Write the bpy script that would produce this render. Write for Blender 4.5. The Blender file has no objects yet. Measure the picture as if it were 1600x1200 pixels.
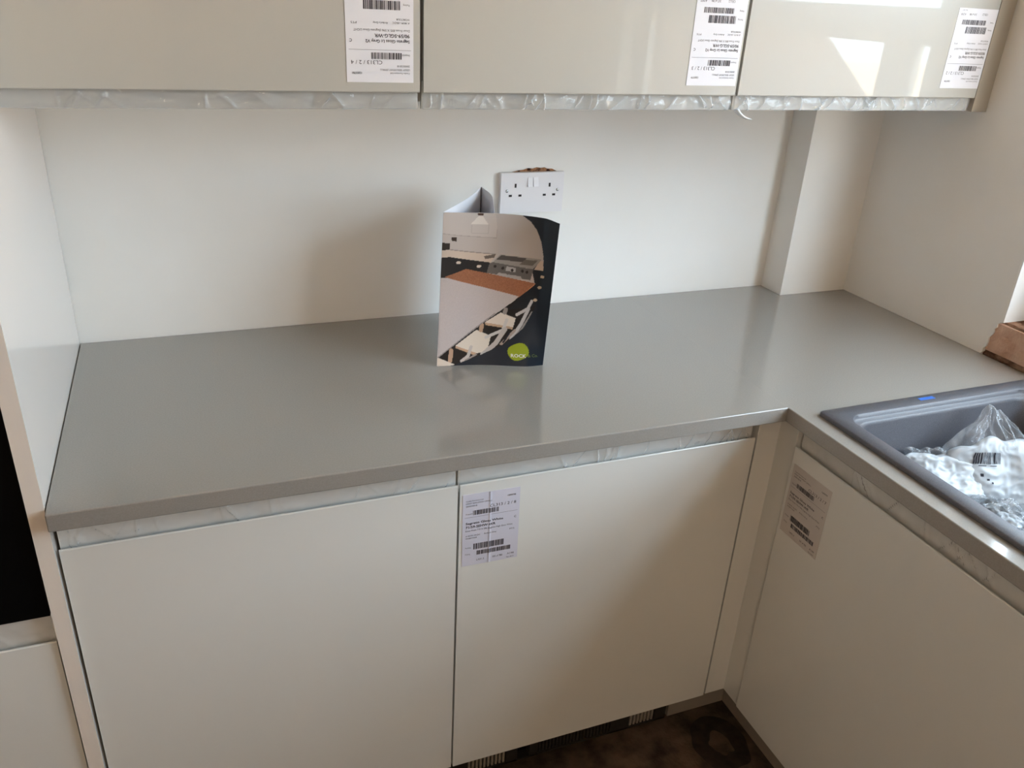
import bpy, bmesh, math, random
import numpy as np
from mathutils import Vector, Matrix, noise

scene = bpy.context.scene
COL = scene.collection
random.seed(4)

# ------------------------------------------------------------------ camera
cd = bpy.data.cameras.new('camera'); cam = bpy.data.objects.new('camera', cd); COL.objects.link(cam)
CP = Vector((0.2305, -1.7073, 1.575)); YAW, PITCH, ROLL = 0.3911, -0.4456, 0.0558
fw = Vector((math.sin(YAW)*math.cos(PITCH), math.cos(YAW)*math.cos(PITCH), math.sin(PITCH)))
rt = Vector((math.cos(YAW), -math.sin(YAW), 0)); up = rt.cross(fw)
r2 = rt*math.cos(ROLL) + up*math.sin(ROLL); u2 = -rt*math.sin(ROLL) + up*math.cos(ROLL)
cam.matrix_world = Matrix(((r2.x, u2.x, -fw.x, CP.x), (r2.y, u2.y, -fw.y, CP.y), (r2.z, u2.z, -fw.z, CP.z), (0, 0, 0, 1)))
cd.sensor_width = 36.0; cd.lens = 1282.78/1600*36.0; cd.clip_start = 0.02
scene.camera = cam

# ------------------------------------------------------------------ world, daylight, exposure
W, WD, T, TH = 1.846, 0.081, 0.900, 0.029        # right wall, pier depth, worktop top, worktop thickness
XP = 1.639                                       # pier side
XR = 1.234                                       # front edge of the right worktop
world = bpy.data.worlds.new('sky'); scene.world = world; world.use_nodes = True
bg = world.node_tree.nodes['Background']
bg.inputs[0].default_value = (0.70, 0.865, 1.0, 1); bg.inputs[1].default_value = 14.5
WY0, WY1, WZ0, WZ1 = -0.548, -2.05, 0.982, 2.10   # window opening
pl = bpy.data.lights.new('window_portal', 'AREA'); pl.shape = 'RECTANGLE'; pl.size = WZ1-WZ0; pl.size_y = WY0-WY1
pl.cycles.is_portal = True
po = bpy.data.objects.new('window_portal', pl); COL.objects.link(po)
po.location = (W+0.02, (WY0+WY1)/2, (WZ0+WZ1)/2); po.rotation_euler = (0, math.radians(90), 0)
sl = bpy.data.lights.new('sun', 'SUN'); sl.energy = 215; sl.angle = math.radians(1); sl.color = (1, .95, .87)
sn = bpy.data.objects.new('sun', sl); COL.objects.link(sn); sn.location = (-3, -2, 6)
sn.rotation_euler = Vector((.42, .2, -.88)).to_track_quat('-Z', 'Y').to_euler()      # from behind the house: lights the garden only
vs = scene.view_settings
vs.view_transform = 'Standard'; vs.look = 'None'; vs.gamma = 1; vs.use_curve_mapping = False
vs.exposure = 0.08
FILL = 22.0                                      # brightness of the added fill lantern

# ------------------------------------------------------------------ materials
def lin(c):
    return tuple((x/255/12.92 if x/255 <= .04045 else ((x/255+.055)/1.055)**2.4) for x in c)
def mat(name, rgb, rough=.5, spec=.5, coat=0, bump=None, vary=None, metal=0, coatr=.05):
    """rgb: sRGB 0-255; bump=(scale,strength,distance); vary=(scale, rgb2, lo, hi)"""
    m = bpy.data.materials.new(name); m.use_nodes = True
    nt = m.node_tree; b = nt.nodes['Principled BSDF']
    b.inputs['Base Color'].default_value = (*lin(rgb), 1)
    b.inputs['Roughness'].default_value = rough; b.inputs['Specular IOR Level'].default_value = spec
    b.inputs['Metallic'].default_value = metal
    b.inputs['Coat Weight'].default_value = coat; b.inputs['Coat Roughness'].default_value = coatr
    tc = nt.nodes.new('ShaderNodeTexCoord')
    if vary:
        n = nt.nodes.new('ShaderNodeTexNoise'); n.inputs['Scale'].default_value = vary[0]; n.inputs['Detail'].default_value = 6
        r = nt.nodes.new('ShaderNodeValToRGB'); r.color_ramp.elements[0].position = vary[2]; r.color_ramp.elements[1].position = vary[3]
        r.color_ramp.elements[0].color = (*lin(rgb), 1); r.color_ramp.elements[1].color = (*lin(vary[1]), 1)
        nt.links.new(tc.outputs['Object'], n.inputs['Vector']); nt.links.new(n.outputs['Fac'], r.inputs['Fac'])
        nt.links.new(r.outputs['Color'], b.inputs['Base Color'])
    if bump:
        n = nt.nodes.new('ShaderNodeTexNoise'); n.inputs['Scale'].default_value = bump[0]; n.inputs['Detail'].default_value = 5
        k = nt.nodes.new('ShaderNodeBump'); k.inputs['Strength'].default_value = bump[1]; k.inputs['Distance'].default_value = bump[2]
        nt.links.new(tc.outputs['Object'], n.inputs['Vector']); nt.links.new(n.outputs['Fac'], k.inputs['Height'])
        nt.links.new(k.outputs['Normal'], b.inputs['Normal'])
    return m
def film_mat(name, opac, rough=.12, tint=(235, 240, 245)):
    """clear polythene: mostly lets light through, with sharp glints"""
    m = bpy.data.materials.new(name); m.use_nodes = True; nt = m.node_tree
    for n in list(nt.nodes): nt.nodes.remove(n)
    o = nt.nodes.new('ShaderNodeOutputMaterial'); mx = nt.nodes.new('ShaderNodeMixShader')
    t = nt.nodes.new('ShaderNodeBsdfTransparent'); p = nt.nodes.new('ShaderNodeBsdfPrincipled')
    p.inputs['Base Color'].default_value = (*lin(tint), 1); p.inputs['Roughness'].default_value = rough
    p.inputs['Specular IOR Level'].default_value = 1.0
    fr = nt.nodes.new('ShaderNodeLayerWeight'); fr.inputs['Blend'].default_value = .25
    mr = nt.nodes.new('ShaderNodeMapRange'); mr.inputs['To Min'].default_value = opac; mr.inputs['To Max'].default_value = min(1, opac+.45)
    nt.links.new(fr.outputs['Facing'], mr.inputs['Value']); nt.links.new(mr.outputs['Result'], mx.inputs['Fac'])
    nt.links.new(t.outputs[0], mx.inputs[1]); nt.links.new(p.outputs[0], mx.inputs[2]); nt.links.new(mx.outputs[0], o.inputs[0])
    return m
M = {}
M['wall'] = mat('white_wall_paint', (238, 236, 232), .75, .3, bump=(9, .12, .004), vary=(2.2, (233, 230, 224), .42, .66))
M['plaster'] = mat('bare_pink_plaster', (170, 148, 128), .9, .2, bump=(14, .3, .004), vary=(1.5, (152, 130, 110), .35, .7))
M['ceiling'] = mat('ceiling_paint', (206, 198, 186), .9, .2)
M['floor'] = mat('stained_concrete', (98, 82, 68), .85, .3, bump=(60, .6, .006), vary=(16, (50, 39, 32), .36, .68))
M['stain'] = mat('dark_ring_stain', (34, 28, 24), .7, .3, vary=(40, (58, 47, 39), .4, .7))
M['white_gloss'] = mat('white_gloss_door', (224, 225, 222), .32, .5, coat=.35, coatr=.12)
M['panel_gloss'] = mat('white_gloss_panel', (236, 228, 220), .25, .5, coat=.5, coatr=.06)
M['grey_gloss'] = mat('light_grey_gloss_door', (181, 180, 174), .35, .2, coat=.6, coatr=.02)
M['grey_filler'] = mat('light_grey_filler', (176, 170, 158), .35, .5, coat=.4)
M['carcass'] = mat('white_melamine_carcass', (208, 204, 194), .5, .4)
M['quartz'] = mat('grey_quartz', (148, 144, 139), .14, .5, coat=.6, coatr=.05, vary=(420, (155, 151, 146), .35, .7))
M['plinth'] = mat('grey_plinth', (150, 143, 132), .5, .4)
M['dark_plastic'] = mat('dark_grille_plastic', (46, 42, 38), .6, .4)
M['black'] = mat('black_void', (8, 8, 8), .7, .2)
M['black_glass'] = mat('black_oven_glass', (6, 6, 7), .5, .1)
M['sink'] = mat('grey_composite_granite', (78, 78, 84), .42, .5, bump=(900, .25, .0008), vary=(700, (94, 94, 100), .4, .66))
M['steel'] = mat('brushed_steel', (190, 190, 190), .25, .5, metal=1)
M['socket'] = mat('white_socket_plastic', (228, 224, 224), .3, .5)
M['slot'] = mat('dark_slot', (52, 46, 46), .7, .2)
M['paper'] = mat('white_label_paper', (226, 226, 232), .6, .3)
M['paper_film'] = mat('label_under_film', (208, 208, 222), .45, .4)
M['paper_grey'] = mat('label_under_dull_film', (202, 196, 192), .5, .3)
M['ink'] = mat('black_ink', (46, 44, 52), .7, .2)
M['ink_grey'] = mat('grey_ink', (110, 108, 116), .7, .2)
M['leaflet'] = mat('white_inner_page', (236, 236, 242), .5, .3)
M['brick'] = mat('orange_brick', (208, 176, 156), .95, .1, bump=(55, .9, .008), vary=(16, (180, 142, 120), .4, .66))
M['mortar'] = mat('rough_mortar', (168, 134, 112), .95, .1, bump=(80, 1, .01), vary=(30, (96, 66, 50), .4, .62))
M['chip'] = mat('chipped_plaster_brown', (160, 118, 88), .95, .1, bump=(120, 1, .006), vary=(70, (58, 34, 26), .46, .56))
M['paving'] = mat('pale_paving', (206, 184, 158), .9, .2, vary=(1.2, (190, 168, 142), .4, .65))
M['timber'] = mat('dark_stained_timber', (58, 48, 40), .8, .2, vary=(5, (44, 36, 30), .4, .65))
M['felt'] = mat('roofing_felt', (48, 48, 48), .95, .1)
M['upvc'] = mat('white_upvc', (226, 228, 230), .35, .5)
M['blue'] = mat('blue_sticker', (52, 104, 190), .5, .4)
M['bag_white'] = mat('white_poly_bag', (178, 184, 190), .4, .5)
M['navy_text'] = mat('print_white', (236, 236, 232), .4, .4)
M['olive_text'] = mat('print_olive', (120, 134, 66), .4, .4)
M['film'] = film_mat('clear_protective_film', .19, .08)
M['film_warm'] = film_mat('clear_protective_film_dull', .14, .2, (225, 215, 200))
M['bag_clear'] = film_mat('clear_polythene', .12, .08)
def glass_mat():
    m = bpy.data.materials.new('window_glass'); m.use_nodes = True; nt = m.node_tree
    for n in list(nt.nodes): nt.nodes.remove(n)
    o = nt.nodes.new('ShaderNodeOutputMaterial'); mx = nt.nodes.new('ShaderNodeMixShader'); mx.inputs[0].default_value = .05
    t = nt.nodes.new('ShaderNodeBsdfTransparent'); g = nt.nodes.new('ShaderNodeBsdfGlossy'); g.inputs['Roughness'].default_value = .02
    nt.links.new(t.outputs[0], mx.inputs[1]); nt.links.new(g.outputs[0], mx.inputs[2]); nt.links.new(mx.outputs[0], o.inputs[0])
    return m
M['glass'] = glass_mat()

# ------------------------------------------------------------------ helpers
def link(name, me, m, parent=None, loc=None):
    o = bpy.data.objects.new(name, me); COL.objects.link(o)
    if m is not None and me is not None: me.materials.append(M[m] if isinstance(m, str) else m)
    if parent is not None: o.parent = parent
    if loc is not None: o.location = loc
    return o
def tag(o, label=None, cat=None, group=None, kind=None):
    if label: o['label'] = label
    if cat: o['category'] = cat
    if group: o['group'] = group
    if kind: o['kind'] = kind
    return o
def thing(name, label, cat, loc, group=None):
    o = bpy.data.objects.new(name, None); COL.objects.link(o); o.location = loc; o.empty_display_size = .05
    return tag(o, label, cat, group)
def raw(name, vs_, fs, smooth=False):
    me = bpy.data.meshes.new(name); me.from_pydata([tuple(v) for v in vs_], [], fs); me.update()
    if smooth: me.polygons.foreach_set('use_smooth', [True]*len(me.polygons))
    return me
def bm_mesh(name, bm, bevel=0, seg=2, smooth=False, nob=None):
    if bevel:
        bmesh.ops.bevel(bm, geom=[e for e in bm.edges if len(e.link_faces) == 2 and e.calc_face_angle() > .6 and not (nob and nob((e.verts[0].co+e.verts[1].co)/2))], offset=bevel, segments=seg, affect='EDGES', profile=.5)
    bmesh.ops.recalc_face_normals(bm, faces=bm.faces)
    me = bpy.data.meshes.new(name); bm.to_mesh(me); bm.free()
    if smooth: me.polygons.foreach_set('use_smooth', [True]*len(me.polygons))
    return me
def add_box(bm, a, b):
    x0, y0, z0 = [min(p, q) for p, q in zip(a, b)]; x1, y1, z1 = [max(p, q) for p, q in zip(a, b)]
    v = [bm.verts.new(p) for p in ((x0,y0,z0),(x1,y0,z0),(x1,y1,z0),(x0,y1,z0),(x0,y0,z1),(x1,y0,z1),(x1,y1,z1),(x0,y1,z1))]
    for f in ((3,2,1,0),(4,5,6,7),(0,1,5,4),(1,2,6,5),(2,3,7,6),(3,0,4,7)): bm.faces.new([v[i] for i in f])
def box(name, a, b, m, parent=None, bevel=0.0, seg=2):
    bm = bmesh.new(); add_box(bm, a, b); return link(name, bm_mesh(name, bm, bevel, seg), m, parent)
def boxes(name, lst, m, parent=None, bevel=0):
    bm = bmesh.new()
    for a, b in lst: add_box(bm, a, b)
    return link(name, bm_mesh(name, bm, bevel), m, parent)
def prism(name, poly, vec, m, parent=None, bevel=0, seg=2, nob=None):
    """extrude a 3-D polygon along vec"""
    bm = bmesh.new(); n = len(poly); v = Vector(vec)
    a = [bm.verts.new(p) for p in poly]; b = [bm.verts.new(Vector(p)+v) for p in poly]
    bm.faces.new(a[::-1]); bm.faces.new(b)
    for i in range(n): bm.faces.new((a[i], a[(i+1) % n], b[(i+1) % n], b[i]))
    bmesh.ops.recalc_face_normals(bm, faces=bm.faces)
    return link(name, bm_mesh(name, bm, bevel, seg, False, nob), m, parent)
def cells(name, us, ws, skip, fn, depth, m, parent=None, bevel=0, seg=2, nob=None):
    """grid of cells in a plane with some left out (holes), extruded by depth vector"""
    bm = bmesh.new(); vd = {}
    def v(i, j, k):
        if (i, j, k) not in vd: vd[(i, j, k)] = bm.verts.new(Vector(fn(us[i], ws[j])) + Vector(depth)*k)
        return vd[(i, j, k)]
    keep = {(i, j) for i in range(len(us)-1) for j in range(len(ws)-1) if not skip((us[i]+us[i+1])/2, (ws[j]+ws[j+1])/2)}
    for i, j in keep:
        bm.faces.new((v(i,j,0), v(i+1,j,0), v(i+1,j+1,0), v(i,j+1,0)))
        bm.faces.new((v(i,j,1), v(i,j+1,1), v(i+1,j+1,1), v(i+1,j,1)))
        for (di, dj, a, b) in ((-1,0,(i,j),(i,j+1)), (1,0,(i+1,j),(i+1,j+1)), (0,-1,(i,j),(i+1,j)), (0,1,(i,j+1),(i+1,j+1))):
            if (i+di, j+dj) not in keep: bm.faces.new((v(*a,0), v(*b,0), v(*b,1), v(*a,1)))
    bmesh.ops.recalc_face_normals(bm, faces=bm.faces)
    return link(name, bm_mesh(name, bm, bevel, seg, False, nob), m, parent)
def grid_mesh(name, nu, nv, fn, smooth=True):
    P = [fn(i/nu, j/nv) for j in range(nv+1) for i in range(nu+1)]
    F = [(j*(nu+1)+i, j*(nu+1)+i+1, (j+1)*(nu+1)+i+1, (j+1)*(nu+1)+i) for j in range(nv) for i in range(nu)]
    return raw(name, P, F, smooth)
_tc = {}
def glyphs(s, bold=False):
    """outline mesh of a string: (verts Nx2 normalised so cap height ~1, faces, width)"""
    k = (s, bold)
    if k in _tc: return _tc[k]
    c = bpy.data.curves.new('t', 'FONT'); c.body = s; c.size = 1; c.resolution_u = 2; c.offset = .018 if bold else 0; c.fill_mode = 'FRONT'
    o = bpy.data.objects.new('t', c); COL.objects.link(o); bpy.context.view_layer.update()
    me = o.to_mesh(); V = np.array([v.co[:2] for v in me.vertices]); F = [tuple(p.vertices) for p in me.polygons]
    o.to_mesh_clear(); bpy.data.objects.remove(o); bpy.data.curves.remove(c)
    V[:, 0] -= V[:, 0].min(); V[:, 1] /= .70
    _tc[k] = (V, F, V[:, 0].max()); return _tc[k]

# ------------------------------------------------------------------ the room shell
XL, YB, H = -0.66, -4.6, 2.42
box('floor', (XL-.1, YB-.1, -.1), (W+.25, .12, 0), 'floor'); tag(bpy.data.objects['floor'], 'dark stained concrete floor', kind='structure')
tag(box('ceiling', (XL-.1, YB-.1, H), (W+.25, .12, H+.1), 'ceiling'), 'plain ceiling', kind='structure')
wb = boxes('wall_back', [((XL-.1, 0, 0), (W+.1, .1, H)), ((XP, -WD, 0), (W, .001, H))], 'wall', bevel=.0025)
tag(wb, 'white painted wall with a shallow pier', kind='structure')
tag(box('wall_left', (XL-.1, YB, 0), (XL, 0, H), 'plaster'), kind='structure')
tag(box('wall_rear', (XL-.1, YB-.1, 0), (W+.1, YB, H), 'plaster'), kind='structure')
# right wall: plaster skin broken off around the sill, bricks showing under the window
SK = .012                                               # skin thickness
wr = cells('wall_right', [0, WY0, WY1, YB], [0, WZ0-.087, WZ0, WZ1, H],
           lambda y, z: (WY1 < y < WY0 and WZ0 < z < WZ1), lambda y, z: (W+SK, y, z), (.13, 0, 0), 'mortar')
tag(wr, 'painted wall with a window and bare brick under the sill', kind='structure')
rnd = random.Random(7)
edge = [(-.519, T-.012), (-.521, T-.002), (-.526, .905), (-.524, .912), (-.529, .918), (-.531, .930), (-.530, .940), (-.535, .948), (-.5375, .955), (-.536, .962), (-.541, .968), (-.540, .975), (WY0, WZ0+.001)]
sk = bmesh.new()
def skin(poly):
    a = [sk.verts.new((W, y, z)) for y, z in poly]; b = [sk.verts.new((W+SK, y, z)) for y, z in poly]
    sk.faces.new(a); sk.faces.new(b[::-1])
    for i in range(len(poly)): sk.faces.new((a[i], b[i], b[(i+1) % len(poly)], a[(i+1) % len(poly)]))
skin([(0, 0), (-.519, 0)] + edge + [(WY0, H), (0, H)])
skin([(-.519, 0), (YB, 0), (YB, T-.012), (-.519, T-.012)])
skin([(WY0, WZ1), (WY1, WZ1), (WY1, H), (WY0, H)])
skin([(WY1, T-.012), (YB, T-.012), (YB, H), (WY1, H)])
tag(link('plaster_skin', bm_mesh('plaster_skin', sk), 'wall', wr), 'white painted plaster with a broken edge')
y = -.519
for k in range(8):                                     # course of bricks under the window board
    L = .215 if k else .12
    bm = bmesh.new(); add_box(bm, (W+SK-.007-.004*rnd.random(), y-.006, .909+rnd.uniform(0, .004)), (W+SK+.02, y-L, .976))
    bmesh.ops.subdivide_edges(bm, edges=bm.edges, cuts=3, use_grid_fill=True)
    for v in bm.verts:
        n = noise.noise_vector(v.co*30)*.004; v.co += Vector((n.x*.7, n.y*.5, n.z*.6))
    link('brick', bm_mesh('brick', bm), 'brick', wr); y -= L+.01
    if y < WY1: break
# lumps of mortar along the bottom of the broken strip
def lump_fn(u, v):
    yy = -.525 - u*1.45; a = math.pi*v
    n = noise.noise(Vector((yy*60, v*2, 3)))*.5 + .5
    return (W+SK-.010*math.sin(a)*(.4+n), yy, .892+.018*v*(.6+.8*n))
link('mortar_lump', grid_mesh('mortar_lump', 240, 6, lump_fn), 'mortar', wr)

# white plastered reveals of the window
for n_, a, b in (('reveal', (W+.0005, WY0, WZ0), (W+.141, WY0-.004, WZ1)), ('reveal', (W+.0005, WY1+.004, WZ0), (W+.141, WY1, WZ1)), ('reveal', (W+.0005, WY0-.004, WZ1-.004), (W+.141, WY1+.004, WZ1))):
    box(n_, a, b, 'wall', wr)
# the garden: unseen sunlit paving, and a fence added to shape the window's reflection
gd = box('ground', (W+.16, -30, -.5), (45, 25, -.45), 'paving'); tag(gd, 'pale paving outside the window', kind='structure')
fn_ = thing('added_fence', 'dark timber fence added out of view to shape the window reflection', 'fence', (4.5, -4.4, -.45))
def hs(n, poly, vec, m):
    o = prism(n, poly, vec, m); o.parent = fn_; o.matrix_parent_inverse = Matrix.Translation(fn_.location).inverted()
hs('added_fence_panel', [(4.5, -3.4, -.449), (4.5, -8.6, -.449), (4.5, -8.6, 1.40), (4.5, -4.02, 1.40), (4.5, -3.4, .97)], (.03, 0, 0), 'timber')
hs('added_fence_post', [(4.531, -4.05, -.449), (4.531, -4.15, -.449), (4.531, -4.15, 1.36), (4.531, -4.05, 1.36)], (.09, 0, 0), 'timber')
for yp in (-5.5, -7.0, -8.5): hs('added_fence_post', [(4.531, yp+.05, -.449), (4.531, yp-.05, -.449), (4.531, yp-.05, 1.36), (4.531, yp+.05, 1.36)], (.09, 0, 0), 'timber')

# window frame: white uPVC with a transom, deep in the wall
win = thing('window_1', 'white framed kitchen window over the sink', None, (W+.06, (WY0+WY1)/2, WZ0)); win['kind'] = 'structure'
def wbox(n, y0, y1, z0, z1, m='upvc', x0=W+.085, x1=W+.107):
    o = box(n, (x0, y0, z0), (x1, y1, z1), m, None, .002 if m == 'upvc' else 0); o.parent = win
    o.matrix_parent_inverse = Matrix.Translation(win.location).inverted(); return o
fy0, fy1 = WY0-.035, WY1+.035
YM = -1.56
boxes_f = [(WY0-.004, -.640, WZ0, WZ1-.004), (-.680, -.790, WZ0+.06, 1.505), (WY1+.07, WY1+.004, WZ0, WZ1-.004), (-.640, WY1+.07, WZ0, WZ0+.06), (-.640, WY1+.07, WZ1-.064, WZ1-.004),
           (-.640, WY1+.07, 1.505, 1.59), (YM+.04, YM-.04, WZ0+.06, 1.505)]
for b in boxes_f: wbox('frame_bar', *b)
for (a, b, c, d) in ((-.640, -.680, WZ0+.06, 1.505), (-.790, YM+.04, WZ0+.06, 1.505), (YM-.04, WY1+.07, WZ0+.06, 1.505), (-.640, WY1+.07, 1.59, WZ1-.064)):
    wbox('pane', a, b, c, d, 'glass', W+.093, W+.099)

# ring stain on the floor: thin dried puddle
def ring(u, v):
    a = 2*math.pi*u; r = .030 + .044*v + .010*noise.noise(Vector((math.cos(a)*1.6, math.sin(a)*1.6, v*.5)))
    rr = Vector((math.cos(a)*r*.9, math.sin(a)*r*1.05)); z = .0008 + .0007*math.sin(math.pi*v)
    return (1.262+rr.x, -.622+rr.y, z)
tag(link('floor_stain', grid_mesh('floor_stain', 48, 4, ring), 'stain', bpy.data.objects['floor']), 'dark round ring stain')

# ------------------------------------------------------------------ doors with a finger-pull rebate
ZB, ZL, ZT = .152, .824, .866        # base door bottom, lip, top
DT = .022
def jprofile(zb, zl, zt, flip=False):
    """(depth, z) outline; depth 0 = front"""
    p = [(0, zb), (0, zl-.0015), (.0012, zl), (.0032, zl), (.0045, zl-.0015), (.0045, zl-.012), (.0065, zl-.017), (.010, zl-.018), (.013, zl-.015),
         (.014, zl-.008), (.014, zt-.001), (.015, zt), (DT, zt), (DT, zb)]
    if flip: p = [(d, -z) for d, z in p]
    return p
def jdoor(name, x0, x1, prof, m, parent, o, ax):
    """door between x0 and x1 along axis vector ax from origin o, fronts facing -normal"""
    nrm = Vector((ax[1], -ax[0], 0))*-1           # direction going into the cabinet
    a = Vector(ax)
    poly = [Vector(o) + a*x0 + nrm*d + Vector((0, 0, z)) for d, z in prof]
    return prism(name, poly, a*(x1-x0), m, parent, 0)
def wrinkle_film(name, x0, x1, zlo, zhi, dep, o, ax, parent, seed, m='film', sag=0.0, amp=.0075, dens=34):
    nrm = Vector((ax[1], -ax[0], 0))*-1; a = Vector(ax); n_u = int((x1-x0)/.0022); n_v = 12
    r_ = random.Random(seed); cr = [(r_.uniform(x0, x1), r_.uniform(-1.5, 1.5), r_.uniform(.0014, .0045), r_.uniform(.3, 1.2)) for _ in range(int(dens*(x1-x0)))]
    def fn(u, v):
        x = x0 + (x1-x0)*u; q = Vector((x*22, v*1.6, seed*3.1)); h = noise.noise(q)*.5 + noise.noise(q*2.7)*.3
        for cx, sl, w, k in cr:
            d = abs(x - cx - sl*(v-.5)*.03)
            if d < w*2: h += k*.75*math.exp(-(d/w)**2*2)
        env = math.sin(math.pi*min(max(v, .02), .98))**.5
        d = dep - .0015 - amp*max(0, h+.35)*env
        z = zlo + (zhi-zlo)*v - sag*(1-v)*max(0, noise.noise(Vector((x*9, seed, 0))))
        return Vector(o) + a*x + nrm*d + Vector((0, 0, z))
    return link(name, grid_mesh(name, n_u, n_v, fn), m, parent)
def rel(ch, par):
    ch.parent = par; ch.matrix_parent_inverse = Matrix.Translation(par.location).inverted(); return ch

AX = (1, 0, 0); AY = (0, -1, 0)
def base_cabinet(name, label, x0, axis, o, seed, filmm='film', w=.600, rail=True):
    """run coordinates: distance along axis from o; door front on the o line"""
    nrm = Vector((axis[1], -axis[0], 0))*-1; a = Vector(axis); O = Vector(o)
    t = thing(name, label, 'cabinet', O + a*(x0+w/2) + nrm*.3)
    def P(s, d, z): return O + a*s + nrm*d + Vector((0, 0, z))
    d = rel(jdoor('door', x0+.002, x0+w-.002, jprofile(ZB, ZL, ZT), 'white_gloss', None, o, axis), t)
    f = wrinkle_film('protective_film', x0+.004, x0+w-.005, ZL-.006, ZT-.001, .014, o, axis, d, seed, filmm)
    f['label'] = 'crinkled clear plastic film in the finger pull'
    th = .018
    for n, p, q in (('side_panel', (x0, DT+.002, .15), (x0+th, .56, .868)), ('side_panel', (x0+w-th, DT+.002, .15), (x0+w, .56, .868)),
                    ('bottom_panel', (x0+th, DT+.002, .15), (x0+w-th, .56, .168)), ('top_rail', (x0+th, DT+.002, .85), (x0+w-th, .12, .868))):
        if n != 'top_rail' or rail: rel(box(n, P(*p), P(*q), 'carcass', None), t)
    return t
YD = -.600
c1 = base_cabinet('base_cabinet', 'white base cabinet with plain unlabelled door beside the tall end panel', 0.002, AX, (0, YD, 0), 1)
c2 = base_cabinet('base_cabinet', 'white base unit whose door carries a creased delivery label, vent grille below', 0.602, AX, (0, YD, 0), 2)
XD = 1.254
c3 = base_cabinet('base_cabinet', 'white sink base cabinet under the grey sink, in shade, label on door', .649, AY, (XD, 0, 0), 3, 'film_warm', rail=False)
c4 = base_cabinet('base_cabinet', 'white base cabinet next to the sink cabinet, without a label', 1.251, AY, (XD, 0, 0), 5, 'film_warm')

# vent grille under the second unit, frame with groups of slats
gr = link('vent_grille', None, None, None)
bpy.data.objects.remove(gr)
gy = -.522
def grille(groups):
    fr = [((.64, gy, .012), (1.165, gy+.02, .016)), ((.64, gy, .075), (1.165, gy+.02, .145)), ((.62, gy, .012), (.665, gy+.02, .145)), ((1.135, gy, .012), (1.165, gy+.02, .145)),
          ((.755, gy, .012), (.782, gy+.02, .145)), ((.812, gy, .012), (.832, gy+.02, .145)), ((1.016, gy, .012), (1.066, gy+.02, .145))]
    g = rel(boxes('vent_grille', fr, 'dark_plastic'), c2); g['label'] = 'dark ventilation grille at floor level'
    for x0, x1, m in groups:
        n = int((x1-x0)/.0085)
        link('slat_group', boxes('s', [((x0+(i+.2)*(x1-x0)/n, gy+.003, .014), (x0+(i+.75)*(x1-x0)/n, gy+.016, .078)) for i in range(n)], m).data, None, g)
    for o in [o for o in bpy.data.objects if o.name == 's' or o.name.startswith('s.')]: bpy.data.objects.remove(o)
    for ch in g.children: ch.matrix_parent_inverse = Matrix()
    b = link('backing', boxes('bk', [((.64, gy+.03, 0.004), (1.165, gy+.034, .145))], 'black').data, None, g)
    bpy.data.objects.remove(bpy.data.objects['bk'])
grille([(.665, .755, 'plinth'), (.834, 1.016, 'dark_plastic'), (1.068, 1.135, 'plinth')])

# corner post, plinths
cp = thing('corner_post', 'white corner post between the two runs of base cabinets', 'filler', (1.23, -.6, 0))
rel(box('post_face', (1.2075, YD+.004, .15), (XD+.0245, YD+.022, .868), 'white_gloss', None, .001), cp)
rel(box('post_face', (XD+.004, YD+.0045, .15), (XD+.022, -.6465, .868), 'white_gloss', None, .001), cp)
tag(box('plinth', (1.180, -.512, .0015), (1.338, -.496, .148), 'plinth', None, .001), 'short grey plinth board on the floor beside the vent grille', 'plinth')
tag(box('plinth', (1.339, -.4975, .0015), (1.355, -1.85, .148), 'plinth', None, .001), 'long grey plinth board on the floor below the sink cabinet', 'plinth')
tag(box('plinth', (.002, -.512, .0015), (.600, -.496, .148), 'plinth', None, .001), 'grey plinth board below the unlabelled base cabinet', 'plinth')

# ------------------------------------------------------------------ worktops
SEAM = lambda c: abs(c.x-XR) < .002
def slab(name, poly, label):
    o = prism(name, [(x, y, T-TH) for x, y in poly], (0, 0, TH), 'quartz', None, .0022, 3, SEAM)
    return tag(o, label, 'worktop')
slab('worktop', [(.001, -.001), (.001, -.6225), (XR-.0001, -.632), (XR-.0001, -.001)], 'grey quartz worktop along the white wall, the brochure standing on it')
HX0, HX1, HY0, HY1 = 1.292, 1.775, -.692, -1.214
wt = cells('worktop', [XR+.0001, HX0, XP-.001, HX1, W-.001], [-.001, -WD-.001, -.632, HY0, HY1, -1.86],
           lambda x, y: (x > XP-.001 and y > -WD-.001) or (HX0 < x < HX1 and HY1 < y < HY0), lambda x, y: (x, y, T-TH), (0, 0, TH), 'quartz', None, .0022, 3, lambda c: abs(c.x-XR) < .002 and c.y > -.632)
tag(wt, 'grey quartz worktop under the window, with the sink set into it', 'worktop')

# ------------------------------------------------------------------ tall housing on the left
tag(box('end_panel', (-.0225, -.606, 0), (-.0005, -.001, 2.30), 'panel_gloss', None, .0015, 2), 'tall glossy white end panel between worktop and black oven', 'panel')
tc = thing('tall_cabinet', 'tall white oven housing beside the end panel, film in its drawer pull', 'cabinet', (-.33, -.3, 0))
rel(box('side_panel', (-.0412, -.575, .15), (-.0232, -.001, 2.30), 'carcass'), tc)
rel(box('side_panel', (-.641, -.575, .15), (-.623, -.001, 2.30), 'carcass'), tc)
rel(box('back_panel', (-.622, -.012, .15), (-.042, -.004, 2.30), 'carcass'), tc)
rel(box('shelf', (-.622, -.575, .675), (-.042, -.014, .693), 'carcass'), tc)
rel(box('shelf', (-.622, -.575, 1.36), (-.042, -.014, 1.378), 'carcass'), tc)
dr = rel(jdoor('drawer_front', -.640, -.0255, jprofile(.152, .664, .708), 'white_gloss', None, (0, YD, 0), AX), tc)
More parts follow.
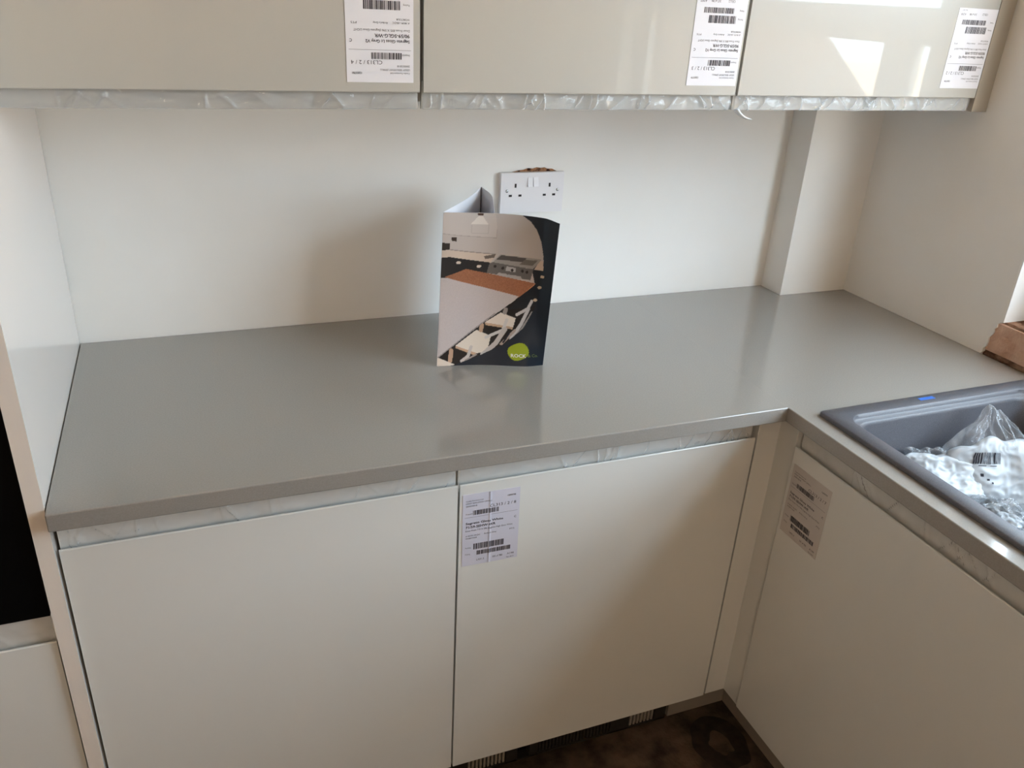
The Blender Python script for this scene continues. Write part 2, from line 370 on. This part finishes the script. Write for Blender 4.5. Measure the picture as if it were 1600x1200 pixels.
wrinkle_film('protective_film', -.638, -.028, .658, .707, .014, (0, YD, 0), AX, dr, 9, 'film')
rel(box('door', (-.640, YD, 1.372), (-.0255, YD+.022, 2.298), 'white_gloss', None, .001), tc)
ov = thing('oven', 'black glass built-in oven in the tall housing', 'oven', (-.33, -.3, .70))
rel(box('oven_door', (-.638, -.596, .7105), (-.0265, -.5775, 1.20), 'black_glass', None, .002), ov)
rel(box('control_panel', (-.638, -.596, 1.204), (-.0265, -.5775, 1.355), 'black_glass', None, .002), ov)
rel(box('oven_body', (-.60, -.577, .7), (-.06, -.06, 1.34), 'black'), ov)
bm = bmesh.new(); bmesh.ops.create_cone(bm, cap_ends=True, segments=20, radius1=.008, radius2=.008, depth=.46, matrix=Matrix.Translation((-.36, -.632, 1.14)) @ Matrix.Rotation(math.pi/2, 4, 'Y'))
for xx in (-.56, -.16): add_box(bm, (xx-.008, -.632, 1.134), (xx+.008, -.596, 1.146))
rel(link('handle', bm_mesh('handle', bm), 'steel'), ov)

# ------------------------------------------------------------------ wall cabinets
ZUB, ZUL, ZUT, YU = 1.3945, 1.4215, 2.29, -.365
def wall_cabinet(i, label, x0, x1, seed):
    t = thing('wall_cabinet', label, 'cabinet', ((x0+x1)/2, -.17, ZUB), None)
    d = rel(jdoor('door', x0+.0025, x1-.0025, jprofile(-ZUT, -ZUL, -ZUB, True), 'grey_gloss', None, (0, YU, 0), AX), t)
    f = wrinkle_film('protective_film', x0+.004, x1-.004, ZUB, ZUL+.004, .014, (0, YU, 0), AX, d, seed, 'film', .003, .010, (26, 55, 62)[i])
    f['label'] = 'crinkled clear plastic film in the finger pull'
    for n, p, q in (('side_panel', (x0, YU+DT+.002, 1.405), (x0+.018, -.002, ZUT)), ('side_panel', (x1-.018, YU+DT+.002, 1.405), (x1, -.002, ZUT)),
                    ('bottom_panel', (x0+.018, YU+DT+.002, 1.405), (x1-.018, -.002, 1.423)), ('top_panel', (x0+.018, YU+DT+.002, ZUT-.018), (x1-.018, -.002, ZUT))):
        if q[0] > XP: q = (q[0], -WD-.001, q[2])
        rel(box(n, p, q, 'grey_filler'), t)
    return t, d
uc = [wall_cabinet(0, 'light grey wall cabinet meeting the tall end panel', 0.0005, .5995, 21),
      wall_cabinet(1, 'light grey wall cabinet above the socket, between two others', .6005, 1.1995, 22),
      wall_cabinet(2, 'light grey wall cabinet by the window wall, reflecting the window', 1.2005, 1.7995, 23)]
tag(box('filler_strip', (1.8035, YU+.004, ZUB-.001), (W-.0008, YU+.024, ZUT), 'grey_filler', None, .001), 'narrow light grey filler strip between wall cabinet and window wall', 'filler')
# loose tongue of film hanging from the third door
def tongue(u, v):
    t_ = v; x = 1.203 + .030*t_**1.3 + .012*(u-.5)*(1-.7*t_); z = 1.399 - .014*math.sin(1.6*t_) - .004*t_ + .003*(u-.5)
    return (x, YU-.002-.006*math.sin(math.pi*u)-.006*t_, z)
link('loose_film', grid_mesh('loose_film', 8, 16, tongue), film_mat('loose_film', .55, .2), uc[2][1])

# ------------------------------------------------------------------ delivery labels
def label_layout(no, cab, code, desc, cell, place, serial):
    bold = [(cab, 6, 75, 59.5, 4.6), (code, 6, 61, 67.5, 5.2), (serial, 82, 97, 13.5, 3.2), ('C', 95.5, 99.5, 60, 4.4)]
    thin = [('Cooke Furniture Ltd', 6, 37, 13.5, 2.6), ('LESLEY SEALOFDAY (SMALL)', 6, 53, 18.5, 2.8), ('20/03/2018', 6, 26, 24, 3.0), (no, 49.5, 98, 29, 6.0), ('Despatch', 6, 18, 40, 2.6),
            (desc, 6, 93, 75, 3.4), ('A W-P1-10-DC', 6, 33, 86, 3.0), ("Arden's Grey", 40, 63, 85.5, 3.0), ('PT5', 88, 97, 85, 3.2), ('WORKTOUR', 6, 27, 91, 2.8),
            ('Packing', 6, 16, 111, 2.8), ('Picking', 6, 15, 125, 2.8), (cell, 27, 41, 139.5, 4), ('%s of 780' % place[0], 57, 76, 139, 4), (place[1], 85, 98, 138.5, 4), ('Nov 2017', 84, 98, 146, 2.8)]
    return bold, thin
def delivery_label(label, org, ux, uy, n, lay, seed, m='paper', crease=0, ink='ink', h=150.):
    """org = upper-left corner as read; ux, uy unit vectors to the right and down as read; n outwards"""
    org, ux, uy, n = [Vector(v) for v in (org, ux, uy, n)]
    t = thing('delivery_label', label, 'label', org + ux*.0525 + uy*.075)
    def lift(x): return (.0009*math.exp(-((x-50)/1.6)**2)) if crease else 0
    def P(x, y, e=.0004): return org + ux*(x/1000) + uy*(y/1000) + n*(e+lift(x))
    xs = [0, 20, 40, 45, 47, 49, 50, 51, 53, 55, 60, 80, 105]
    vsl = [P(x, y, e) for e in (.0003, .0007) for y in (0, h/2, h) for x in xs]; k = len(xs); F = []
    for e in (0, 1):
        for j in range(2):
            for i in range(k-1):
                a = e*3*k + j*k + i; f = (a, a+1, a+k+1, a+k); F.append(f if e else f[::-1])
    rim = [i for i in range(k)] + [k+k-1] + [2*k+i for i in range(k-1, -1, -1)] + [k]
    for i in range(len(rim)): a, b = rim[i], rim[(i+1) % len(rim)]; F.append((a, b, b+3*k, a+3*k))
    rel(link('paper', raw('paper', vsl, F), m), t)
    bold, thin = lay
    for nm, lst, b in (('bold_print', bold, True), ('fine_print', thin, False)):
        V = []; F = []
        for s, x0, x1, yb, hh in lst:
            g, fs, wd = glyphs(s, b); o_ = len(V); yb2 = yb + hh/2
            V += [P(x0 + (x1-x0)*p[0]/wd, yb2 - p[1]*hh*.95, .0009) for p in g]; F += [tuple(i+o_ for i in f) for f in fs]
        rel(link(nm, raw(nm, V, F), ink), t)['kind'] = 'stuff'
    r_ = random.Random(seed)
    for x0, x1, y0, y1 in ((19, 68, 34, 43.5), (21, 78, 104, 116.5), (27, 91, 120, 129)):
        V = []; F = []; x = x0
        while x < x1-1.2:
            w = r_.choice((.7, .7, 1.3, 2.0)); o_ = len(V)
            V += [P(x, y0, .0009), P(x+w, y0, .0009), P(x+w, y1, .0009), P(x, y1, .0009)]; F.append((o_, o_+1, o_+2, o_+3)); x += w + r_.choice((.6, .7, 1.2))
        rel(link('barcode', raw('barcode', V, F), ink), t)
    V = [P(x, y, .0009) for x, y in ((4, 47), (101, 47), (101, 47.5), (4, 47.5))]
    rel(link('rule', raw('rule', V, [(0, 1, 2, 3)]), 'ink_grey'), t)
    return t
grey = ('Segreto Gloss Lt Grey V2', '90/59-SGLG-WR', 'Door Front 895 X 596 (Segreto Gloss LIGHT')
def up_label(no, x_right, z_bot, x_left, seed, place, serial, label):
    delivery_label(label, (x_right, YU, z_bot), (-1, 0, 0), (0, 0, 1), (0, -1, 0), label_layout(no, *grey, 'CELL2', place, serial), seed)
up_label('CL313 / 2 / 4', .5862, 1.4362, 0, 11, ('315', 'A205'), '1203781', 'upside-down white label reading 2 / 4, on the wall cabinet meeting the end panel')
up_label('CL313 / 2 / 3', 1.1935, 1.4385, 0, 12, ('317', 'A207'), '1203779', 'upside-down white label reading 2 / 3, on the wall cabinet above the socket')
up_label('CL313 / 2 / 2', 1.7965, 1.4405, 0, 13, ('319', 'A208'), '1203778', 'upside-down white label reading 2 / 2, on the wall cabinet by the window')
delivery_label('creased bluish-white label reading CL313 / 2 / 8 on the base unit door', (.6085, YD, .804), (1, 0, -.012), (.012, 0, -1), (0, -1, 0),
               label_layout('CL313 / 2 / 8', 'Segreto Gloss White', '71/59-SEHW-WR', 'Door Front 715 X 596 (Segreto High Gloss White', 'LA01.3', ('302', 'A198'), '1203778'), 14, 'paper_film', 1)
delivery_label('dull label with two barcodes on the shaded sink cabinet door', (XD, -.659, .792), (0, -1, 0), (0, 0, -1), (-1, 0, 0),
               label_layout('CL313 / 2 / 7', 'Segreto Gloss White', '71/59-SEHW-WR', 'Door Front 715 X 596 (Segreto High Gloss White', 'LA01.3', ('301', 'A199'), '1203777'), 15, 'paper_grey')

# ------------------------------------------------------------------ double socket
so = thing('wall_socket', 'white double socket with two rocker switches on the wall', 'socket', (.953, -.006, 1.17))
SX, SZ, SW, SH = .9525, 1.1715, .0755, .0445
bm = bmesh.new(); add_box(bm, (SX-SW, -.0125, SZ-SH), (SX+SW, -.0008, SZ+SH))
rel(link('face_plate', bm_mesh('face_plate', bm, .0022, 3), 'socket'), so)
def sb(n, x, z, w, h, m, y0=-.0131, y1=-.0122, bev=0): return rel(box(n, (SX+x-w/2, y0, SZ+z-h/2), (SX+x+w/2, y1, SZ+z+h/2), m, None, bev), so)
for sx in (-1, 1):
    cx = sx*.041
    sb('pin_slot', cx, .0165, .0042, .0085, 'slot'); sb('pin_slot', cx-.0115, -.0055, .0072, .0045, 'slot'); sb('pin_slot', cx+.0115, -.0055, .0072, .0045, 'slot')
    w = prism('rocker_switch', [(SX+sx*.0068-.006, -.0122, SZ+.034), (SX+sx*.0068-.006, -.0128, SZ+.034), (SX+sx*.0068-.006, -.0175, SZ+.0135), (SX+sx*.0068-.006, -.0122, SZ+.0135)], (.012, 0, 0), 'socket', None, .0005)
    rel(w, so)
    bm = bmesh.new(); bmesh.ops.create_uvsphere(bm, u_segments=16, v_segments=8, radius=.0036, matrix=Matrix.Translation((SX+sx*.061, -.0125, SZ+.005)) @ Matrix.Diagonal((1, .5, 1, 1)))
    rel(link('screw', bm_mesh('screw', bm, smooth=True), 'steel'), so)
# broken plaster above the socket
top = [(-.052, 0), (-.035, .0035), (-.02, .005), (-.008, .0085), (.002, .007), (.012, .010), (.022, .0085), (.031, .0095), (.038, .0065), (.05, .006), (.056, .003), (.063, .0)]
poly = [(SX+x, -.0004, SZ+SH-.001+z) for x, z in top] + [(SX+.05, -.0004, SZ+SH-.012), (SX-.045, -.0004, SZ+SH-.012)]
tag(prism('broken_plaster', poly, (0, -.0012, 0), 'chip', wb), 'ragged brown broken plaster above the socket')

# ------------------------------------------------------------------ brochure
def interp(cs, u):
    """smooth curve through control points given as (u, x, y)"""
    us = [c[0] for c in cs]; i = max(0, min(len(cs)-2, sum(1 for q in us if q <= u)-1))
    p1, p2 = cs[i], cs[i+1]; p0 = cs[i-1] if i else tuple(2*a-b for a, b in zip(p1, p2)); p3 = cs[i+2] if i+2 < len(cs) else tuple(2*a-b for a, b in zip(p2, p1))
    t = (u-p1[0])/(p2[0]-p1[0]); out = []
    for k in (1, 2):
        m1 = (p2[k]-p0[k])/(p2[0]-p0[0])*(p2[0]-p1[0]); m2 = (p3[k]-p1[k])/(p3[0]-p1[0])*(p2[0]-p1[0])
        out.append((2*t**3-3*t**2+1)*p1[k] + (t**3-2*t**2+t)*m1 + (-2*t**3+3*t**2)*p2[k] + (t**3-t**2)*m2)
    return out
BZ, BH = T+.0006, .2965
TOPC = [(0, .674, -.2503), (.47, .775, -.277), (.86, .847, -.323), (1, .8605, -.366)]
BOTC = [(0, .654, -.288), (.42, .740, -.303), (.80, .822, -.333), (1, .8605, -.336)]
def cover(u, v, off=0.0):
    b = interp(BOTC, u); t = interp(TOPC, u); x = b[0]+(t[0]-b[0])*v; yy = b[1]+(t[1]-b[1])*v
    return Vector((x+off*.2, yy-off, BZ+BH*v))
# artwork, laid out on a 847 x 1200 sheet that is then mapped to the cover
CTL, CTR, CBR, CBL = (115, 285), (758, 357), (663, 1130), (82, 1140)
def art_xy(u, v):
    x = (CBL[0]*(1-u)+CBR[0]*u)*(1-v) + (CTL[0]*(1-u)+CTR[0]*u)*v
    yy = (CBL[1]*(1-u)+CBR[1]*u)*(1-v) + (CTL[1]*(1-u)+CTR[1]*u)*v - 22*4*u*(1-u)*v
    return x, yy
def art_uv(x, yy):
    u, v = .5, .5
    for _ in range(12):
        a, b = art_xy(u, v); ex, ey = x-a, yy-b; e = 1e-4
        ax_, ay_ = [(q-w)/e for q, w in zip(art_xy(u+e, v), (a, b))]; bx_, by_ = [(q-w)/e for q, w in zip(art_xy(u, v+e), (a, b))]
        det = ax_*by_-bx_*ay_; u += (ex*by_-ey*bx_)/det; v += (ax_*ey-ay_*ex)/det
    return u, v
NU, NV = 200, 290
uu, vv = np.meshgrid(np.linspace(0, 1, NU+1), np.linspace(0, 1, NV+1)); AXx, AXy = art_xy(uu, vv)
def inpoly(poly, X=None, Y=None):
    X = AXx if X is None else X; Y = AXy if Y is None else Y
    ins = np.zeros(X.shape, bool); n = len(poly)
    for i in range(n):
        (x1, y1), (x2, y2) = poly[i], poly[(i+1) % n]
        if y1 == y2: continue
        c = ((y1 > Y) != (y2 > Y)) & (X < (x2-x1)*(Y-y1)/(y2-y1)+x1); ins ^= c
    return ins
IMG = np.zeros(AXx.shape+(3,)); IMG[:] = (23, 33, 45)
nz = np.random.RandomState(3).rand(*AXx.shape)
photo = inpoly([(60, 200), (540, 200), (552, 318), (595, 350), (628, 395), (652, 455), (664, 530), (664, 600), (655, 680), (612, 800), (545, 915), (445, 1010), (310, 1085), (180, 1134), (60, 1160)])
def fillp(poly, c, c2=None, mask=None):
    k = inpoly(poly) & (photo if mask is None else mask)
    IMG[k] = c
    if c2 is not None: IMG[k] += (np.array(c2)-np.array(c))*nz[k][:, None]
def stroke(pts, w, c):
    for (x1, y1), (x2, y2) in zip(pts, pts[1:]):
        d2 = (x2-x1)**2+(y2-y1)**2; t = np.clip(((AXx-x1)*(x2-x1)+(AXy-y1)*(y2-y1))/d2, 0, 1)
        k = ((AXx-x1-t*(x2-x1))**2+(AXy-y1-t*(y2-y1))**2 < (w/2)**2) & photo; IMG[k] = c
def ell(cx, cy, a, b, c, mask=None):
    k = (((AXx-cx)/a)**2+((AXy-cy)/b)**2 < 1) & (photo if mask is None else mask); IMG[k] = c
IMG[photo] = (192, 184, 180)
fillp([(100, 280), (420, 300), (405, 425), (105, 395)], (200, 193, 189))
stroke([(105, 397), (405, 425), (412, 330)], 4, (172, 164, 160)); stroke([(268, 350), (268, 395), (360, 400), (362, 352)], 3, (182, 175, 172))
fillp([(400, 295), (552, 318), (628, 395), (655, 480), (660, 540), (420, 505)], (190, 184, 182))
fillp([(305, 305), (328, 305), (358, 350), (262, 346)], (226, 220, 214)); fillp([(298, 290), (333, 291), (330, 302), (302, 302)], (70, 42, 30))
fillp([(105, 446), (150, 448), (150, 486), (105, 486)], (36, 32, 32)); fillp([(160, 415), (188, 417), (187, 438), (160, 436)], (58, 44, 38))
fillp([(100, 486), (160, 484), (405, 516), (372, 557), (150, 524), (100, 530)], (208, 192, 178)); stroke([(150, 482), (400, 512)], 5, (150, 140, 136))
fillp([(335, 520), (400, 512), (395, 530), (345, 537)], (112, 100, 92))
fillp([(95, 528), (150, 522), (372, 556), (355, 615), (240, 590), (90, 660)], (30, 33, 38))
for h_ in ((198, 553), (310, 575)): ell(h_[0], h_[1], 13, 8, (214, 200, 186))
fillp([(590, 560), (664, 560), (664, 600), (655, 690), (612, 805), (500, 870), (430, 840), (520, 745), (612, 675)], (24, 33, 42))
fillp([(640, 555), (664, 558), (663, 608), (610, 600)], (205, 186, 172))
fillp([(425, 514), (655, 547), (604, 597), (385, 556)], (158, 154, 150)); fillp([(432, 518), (570, 538), (548, 558), (405, 540)], (86, 82, 80)); fillp([(560, 545), (630, 553), (600, 580), (530, 570)], (112, 106, 100))
fillp([(368, 560), (386, 555), (606, 598), (588, 655), (352, 613)], (104, 100, 98)); fillp([(460, 578), (510, 588), (506, 612), (455, 602)], (178, 176, 176))
for k_ in ((398, 578), (440, 588), (490, 600), (545, 606), (570, 612)): ell(k_[0], k_[1], 8, 8, (44, 40, 40))
stroke([(420, 622), (455, 628)], 18, (176, 172, 170)); stroke([(470, 632), (530, 642)], 18, (172, 168, 166))
fillp([(122, 632), (240, 588), (614, 672), (526, 752)], (168, 114, 86), (142, 92, 66)); stroke([(526, 752), (614, 674)], 5, (196, 140, 108))
fillp([(60, 640), (130, 636), (524, 742), (80, 1092), (60, 1092)], (198, 188, 186), (190, 180, 179))
fillp([(524, 746), (560, 760), (600, 770), (612, 800), (545, 915), (445, 1010), (310, 1085), (180, 1134), (84, 1092)], (30, 26, 26))
fillp([(524, 746), (600, 690), (640, 760), (600, 800), (470, 815)], (26, 32, 38))
fillp([(430, 832), (506, 862), (492, 912), (345, 890)], (220, 208, 196)); fillp([(345, 890), (492, 912), (488, 925), (350, 905)], (190, 160, 134))
fillp([(300, 932), (378, 966), (358, 1060), (300, 1068), (184, 1022)], (222, 210, 196)); fillp([(184, 1022), (300, 1066), (296, 1082), (186, 1036)], (196, 160, 132))
stroke([(330, 905), (325, 935)], 22, (186, 152, 126)); stroke([(160, 1050), (155, 1110)], 24, (192, 156, 130)); stroke([(455, 815), (450, 832)], 22, (150, 140, 134))
fillp([(82, 1088), (182, 1132), (60, 1150)], (224, 210, 196)); stroke([(84, 1090), (400, 838)], 6, (150, 140, 138))
for pts, w, c in (([(594, 768), (572, 808), (512, 842)], 16, (196, 192, 192)), ([(575, 810), (530, 900), (480, 975)], 18, (190, 187, 188)), ([(595, 830), (535, 925), (470, 1000)], 14, (150, 144, 142)),
                  ([(460, 872), (440, 930), (352, 975)], 16, (204, 198, 194)), ([(450, 925), (400, 1010), (335, 1075)], 24, (190, 182, 178)), ([(500, 930), (430, 1010)], 14, (168, 152, 142)), ([(272, 1030), (255, 1085), (220, 1112)], 18, (198, 188, 182)),
                  ([(470, 950), (440, 1000)], 9, (28, 32, 44)), ([(300, 1075), (240, 1110)], 10, (150, 140, 136))): stroke(pts, w, c)
for h_ in ((657, 638), (640, 695), (614, 762)): ell(h_[0], h_[1], 12, 8, (206, 184, 158), np.ones_like(photo))
th_ = math.radians(-25); dx, dy = AXx-517, AXy-1050
k = ((np.abs(dx*math.cos(th_)+dy*math.sin(th_))/55)**2.5 + (np.abs(-dx*math.sin(th_)+dy*math.cos(th_))/46)**2.5 < 1); IMG[k] = (150, 164, 38)
br = thing('brochure', 'printed kitchen brochure standing open on the grey worktop', 'brochure', (.76, -.28, T))
me = grid_mesh('front_cover', NU, NV, lambda u, v: cover(u, v))
L8 = IMG/255; LIN = np.where(L8 <= .04045, L8/12.92, ((L8+.055)/1.055)**2.4)
ca = me.color_attributes.new('print', 'FLOAT_COLOR', 'POINT')
ca.data.foreach_set('color', np.concatenate([LIN, np.ones(LIN.shape[:2]+(1,))], 2).reshape(-1).astype(np.float32))
pm = mat('printed_cover', (255, 255, 255), .35, .4); at = pm.node_tree.nodes.new('ShaderNodeVertexColor'); at.layer_name = 'print'
pm.node_tree.links.new(at.outputs['Color'], pm.node_tree.nodes['Principled BSDF'].inputs['Base Color'])
fc = rel(link('front_cover', me, pm), br); fc['label'] = 'front cover with kitchen picture and ROCK & Co. logo'
rel(link('inside_cover', grid_mesh('inside_cover', NU, 24, lambda u, v: cover(u, v, -.0012)), 'leaflet'), br)
for s, x0, x1, yb, hh, m, b in (('ROCK', 477, 556, 1081, 19, 'navy_text', True), ('& Co.', 565, 628, 1079, 17, 'olive_text', False)):
    g, fs, wd = glyphs(s, b); V = []
    for p in g:
        u, v = art_uv(x0+(x1-x0)*p[0]/wd, yb-p[1]*hh); V.append(cover(u, v, .0006))
    t_ = rel(link('cover_lettering', raw('cover_lettering', V, fs), m), br)
# back panel and folded-in third panel
def back_panel(u, v):
    p = [(0, .674, -.2490), (.55, .752, -.160), (1, .8085, -.078)]; q = [(0, .655, -.2865), (.55, .735, -.190), (1, .800, -.100)]
    t = interp(p, u); b = interp(q, u); return Vector((b[0]+(t[0]-b[0])*v, b[1]+(t[1]-b[1])*v, BZ+(BH+.006*u)*v))
def third_panel(u, v):
    p = [(0, .8085, -.078), (.5, .806, -.150), (1, .772, -.258)]; q = [(0, .800, -.100), (.5, .79, -.19), (1, .765, -.295)]
    t = interp(p, u); b = interp(q, u); return Vector((b[0]+(t[0]-b[0])*v, b[1]+(t[1]-b[1])*v, BZ+(BH+.006-.006*u)*v))
for nm, fn in (('back_panel', back_panel), ('folded_panel', third_panel)):
    o = rel(link(nm, grid_mesh(nm, 24, 16, fn), 'leaflet'), br)
    s = o.modifiers.new('t', 'SOLIDIFY'); s.thickness = .0006; s.offset = 0

# ------------------------------------------------------------------ sink
sk_ = thing('sink', 'grey composite granite inset sink with a deep bowl, in the worktop under the window', 'sink', (1.53, -.95, .9))
SX0, SX1, SY0, SY1 = 1.2695, 1.797, -.672, -1.236
def rrect(x0, x1, y0, y1, r, z, n=8):
    out = []
    for cx, cy, a0 in ((x1-r, y0-r, 0), (x0+r, y0-r, 90), (x0+r, y1+r, 180), (x1-r, y1+r, 270)):
        for i in range(n+1):
            a = math.radians(a0+90*i/n); out.append((cx+r*math.cos(a), cy+r*math.sin(a), z))
    return out
def ins(dl, r, z, dr=None, n=8):
    dr = dl if dr is None else dr
    return rrect(SX0+dl, SX1-dr, SY0-dl, SY1+dl, r, z, n)
ZR = .9095
loops = [ins(.004, .006, .9002), ins(0, .007, .9012), ins(0, .007, ZR-.002), ins(.002, .007, ZR), ins(.0315, .030, ZR), ins(.0333, .031, ZR-.0012), ins(.0343, .031, ZR-.008), ins(.0358, .031, ZR-.0105),
         ins(.0425, .032, ZR-.0115), ins(.0445, .032, ZR-.0135), ins(.0458, .033, ZR-.020), ins(.053, .034, .80), ins(.057, .036, .735), ins(.064, .036, .724), ins(.075, .036, .720), ins(.19, .02, .717)]
V = [p for l in loops for p in l]; n = len(loops[0]); F = []
for k in range(len(loops)-1):
    for i in range(n): F.append((k*n+i, k*n+(i+1) % n, (k+1)*n+(i+1) % n, (k+1)*n+i))
F.append(tuple((len(loops)-1)*n+i for i in range(n)))
bw = link('bowl', raw('bowl', V, [f[::-1] for f in F], True), 'sink'); rel(bw, sk_)
bw.data.set_sharp_from_angle(angle=math.radians(50))
bm = bmesh.new(); bmesh.ops.create_cone(bm, cap_ends=True, segments=32, radius1=.045, radius2=.04, depth=.006, matrix=Matrix.Translation((1.53, -.955, .7205)))
rel(link('drain', bm_mesh('drain', bm), 'steel'), sk_)
st = rel(box('sticker', (1.495, -.683, ZR+.0002), (1.532, -.692, ZR+.0006), 'blue'), sk_); st['label'] = 'small blue sticker on the rim'

# ------------------------------------------------------------------ packing in the sink
def pillow(name, c, e1, e2, a, b, h, seed, m, parent=None, cr=.35, nu=64, nv=48, ragged=.12, neck=0.0):
    """crumpled pillow: middle c, half axes a along e1 and b along e2, thickness h; ragged outline, optional gathered neck at its top"""
    c, e1, e2 = Vector(c), Vector(e1).normalized(), Vector(e2); e2 = (e2 - e1*e2.dot(e1)).normalized(); e3 = e1.cross(e2)
    def shape(p, q, s, off):
        d = max(0, (1-p**4)*(1-q**4))**.5
        x = p*math.sqrt(max(0, 1-.34*q*q)); yy = q*math.sqrt(max(0, 1-.34*p*p)); r = max(abs(p), abs(q))
        ed = 1 + ragged*1.8*r*noise.noise(Vector((p*2.4, q*2.4, seed+9)))
        if neck and q > .3: k_ = (q-.3)/.7; x *= 1-.72*k_**1.2; yy += neck*k_*k_
        n1 = noise.noise(Vector((p*2.2+seed, q*2.2, seed))); n2 = 1-2*abs(noise.noise(Vector((p*3.6, q*3.6+seed, 2)))); n3 = 1-2*abs(noise.noise(Vector((p*8+seed, q*7, 5))))
        w = n1*.6 + n2*.55 + n3*.22
        return c + e1*(a*x*ed) + e2*(b*yy*ed) + e3*(s*h*d*(1+cr*w*1.5) + h*.5*noise.noise(Vector((p*1.5, q*1.5, seed))) + h*cr*.35*n3*r + off)
    V = []; F = []
    for s in (1, -1):
        for j in range(nv+1):
            for i in range(nu+1): V.append(shape(2*i/nu-1, 2*j/nv-1, s, 0))
    k = (nu+1)*(nv+1)
    for s in (0, 1):
        for j in range(nv):
            for i in range(nu):
                q = s*k + j*(nu+1)+i; f = (q, q+1, q+nu+2, q+nu+1); F.append(f if s == 0 else f[::-1])
    me = raw(name, V, F, True); bm = bmesh.new(); bm.from_mesh(me); bmesh.ops.remove_doubles(bm, verts=bm.verts, dist=.00002); bm.to_mesh(me); bm.free()
    o = link(name, me, m)
    if parent is not None: rel(o, parent)
    return o, lambda p, q, off: shape(p, q, 1, off)
IR, IU = (.924, -.381, 0), (.17, .42, .62)
bag = thing('plastic_bag', 'clear bag holding a white leaflet with a large barcode, in the sink', 'bag', (1.57, -.83, .72))
_, sA = pillow('leaflet', (1.566, -.832, .812), IR, (.10, .38, .75), .088, .070, .016, 1.7, 'bag_white', bag, .15)
o, _ = pillow('clear_bag', (1.590, -.800, .826), (.9, -.43, .05), (.12, .40, .75), .088, .074, .018, 4.2, 'bag_clear', bag, .7, neck=.32)
def decal(nm, surf, quads, m, parent, off=.0012):
    V = []; F = []
    for p0, p1, q0, q1 in quads:
        ns = 8; b0 = len(V)
        for j in range(ns+1):
            for pp in (p0, p1): V.append(surf(pp, q0+(q1-q0)*j/ns, off))
        F += [(b0+2*j, b0+2*j+1, b0+2*j+3, b0+2*j+2) for j in range(ns)]
    return rel(link(nm, raw(nm, V, F), m), parent)
r_ = random.Random(5); q = []; x = -.58
while x < .02:
    w = r_.choice((.012, .02, .03)); q.append((x, x+w, .32, .64)); x += w + r_.choice((.012, .016, .024))
decal('barcode', sA, q, 'ink', bag)
decal('print_mark', sA, [(-.42, -.36, -.02, .06), (-.30, -.24, -.12, -.07), (-.20, -.16, -.2, -.15), (-.46, -.30, .26, .28), (-.22, -.08, .26, .28)], 'ink', bag)
bag2 = thing('plastic_bag', 'crumpled plain white bag lying against the near side of the sink bowl', 'bag', (1.45, -.80, .72))
pillow('white_wrapper', (1.456, -.800, .797), (.90, -.43, -.05), (.2, .45, .5), .088, .058, .020, 6.3, 'bag_white', bag2, .2)
pillow('clear_bag', (1.485, -.760, .806), (.9, -.43, 0), (.2, .4, .6), .050, .032, .014, 8.1, 'bag_clear', bag2, .8, ragged=.25)
bag3 = thing('plastic_bag', 'small bluish-white bag at the low corner of the packing, in the sink', 'bag', (1.45, -.96, .72))
pillow('white_wrapper', (1.462, -.965, .785), (.9, -.43, -.08), (.25, .4, .5), .060, .040, .014, 11.5, 'bag_white', bag3, .5)
pillow('clear_bag', (1.475, -.945, .792), (.9, -.43, 0), (.25, .4, .5), .070, .046, .018, 13.2, 'bag_clear', bag3, .9)
# dark waste fitting in clear wrap between the bags
wf = thing('waste_fitting', 'dark plastic waste fitting in clear wrap, among the bags', 'fitting', (1.50, -.88, .72))
bm = bmesh.new(); X0 = Matrix.Translation((1.500, -.895, .757)) @ Matrix.Rotation(.5, 4, 'X') @ Matrix.Rotation(.4, 4, 'Y')
bmesh.ops.create_cone(bm, cap_ends=True, segments=28, radius1=.028, radius2=.028, depth=.05, matrix=X0)
bmesh.ops.create_cone(bm, cap_ends=True, segments=28, radius1=.040, radius2=.040, depth=.008, matrix=X0 @ Matrix.Translation((0, 0, .026)))
rel(link('fitting_body', bm_mesh('fitting_body', bm, .0015), 'dark_plastic'), wf)
pillow('clear_wrap', (1.500, -.895, .768), (.9, -.43, 0), (.3, .5, .35), .050, .040, .020, 17.3, 'bag_clear', wf, .9)

# ------------------------------------------------------------------ unseen lantern added as warm fill light (behind the viewer)
LX, LY, LZ, LR = .0, -3.8, 1.74, .20
lm = thing('fill_lantern', 'round paper lantern added out of view as warm fill light', 'lamp', (LX, LY, H))
def cyl(n, r, z0, z1, m):
    bm = bmesh.new(); bmesh.ops.create_cone(bm, cap_ends=True, segments=24, radius1=r, radius2=r, depth=abs(z1-z0), matrix=Matrix.Translation((LX, LY, (z0+z1)/2)))
    return rel(link(n, bm_mesh(n, bm), m), lm)
cyl('fill_rose', .045, H-.03, H-.0005, 'upvc'); cyl('fill_flex', .004, LZ+LR-.005, H-.03, 'upvc')
gm = bpy.data.materials.new('fill_glow'); gm.use_nodes = True; b = gm.node_tree.nodes['Principled BSDF']
b.inputs['Emission Color'].default_value = (1, .84, .66, 1); b.inputs['Emission Strength'].default_value = FILL
bm = bmesh.new(); bmesh.ops.create_uvsphere(bm, u_segments=24, v_segments=16, radius=LR, matrix=Matrix.Translation((LX, LY, LZ)))
rel(link('fill_shade', bm_mesh('fill_shade', bm, smooth=True), gm), lm)
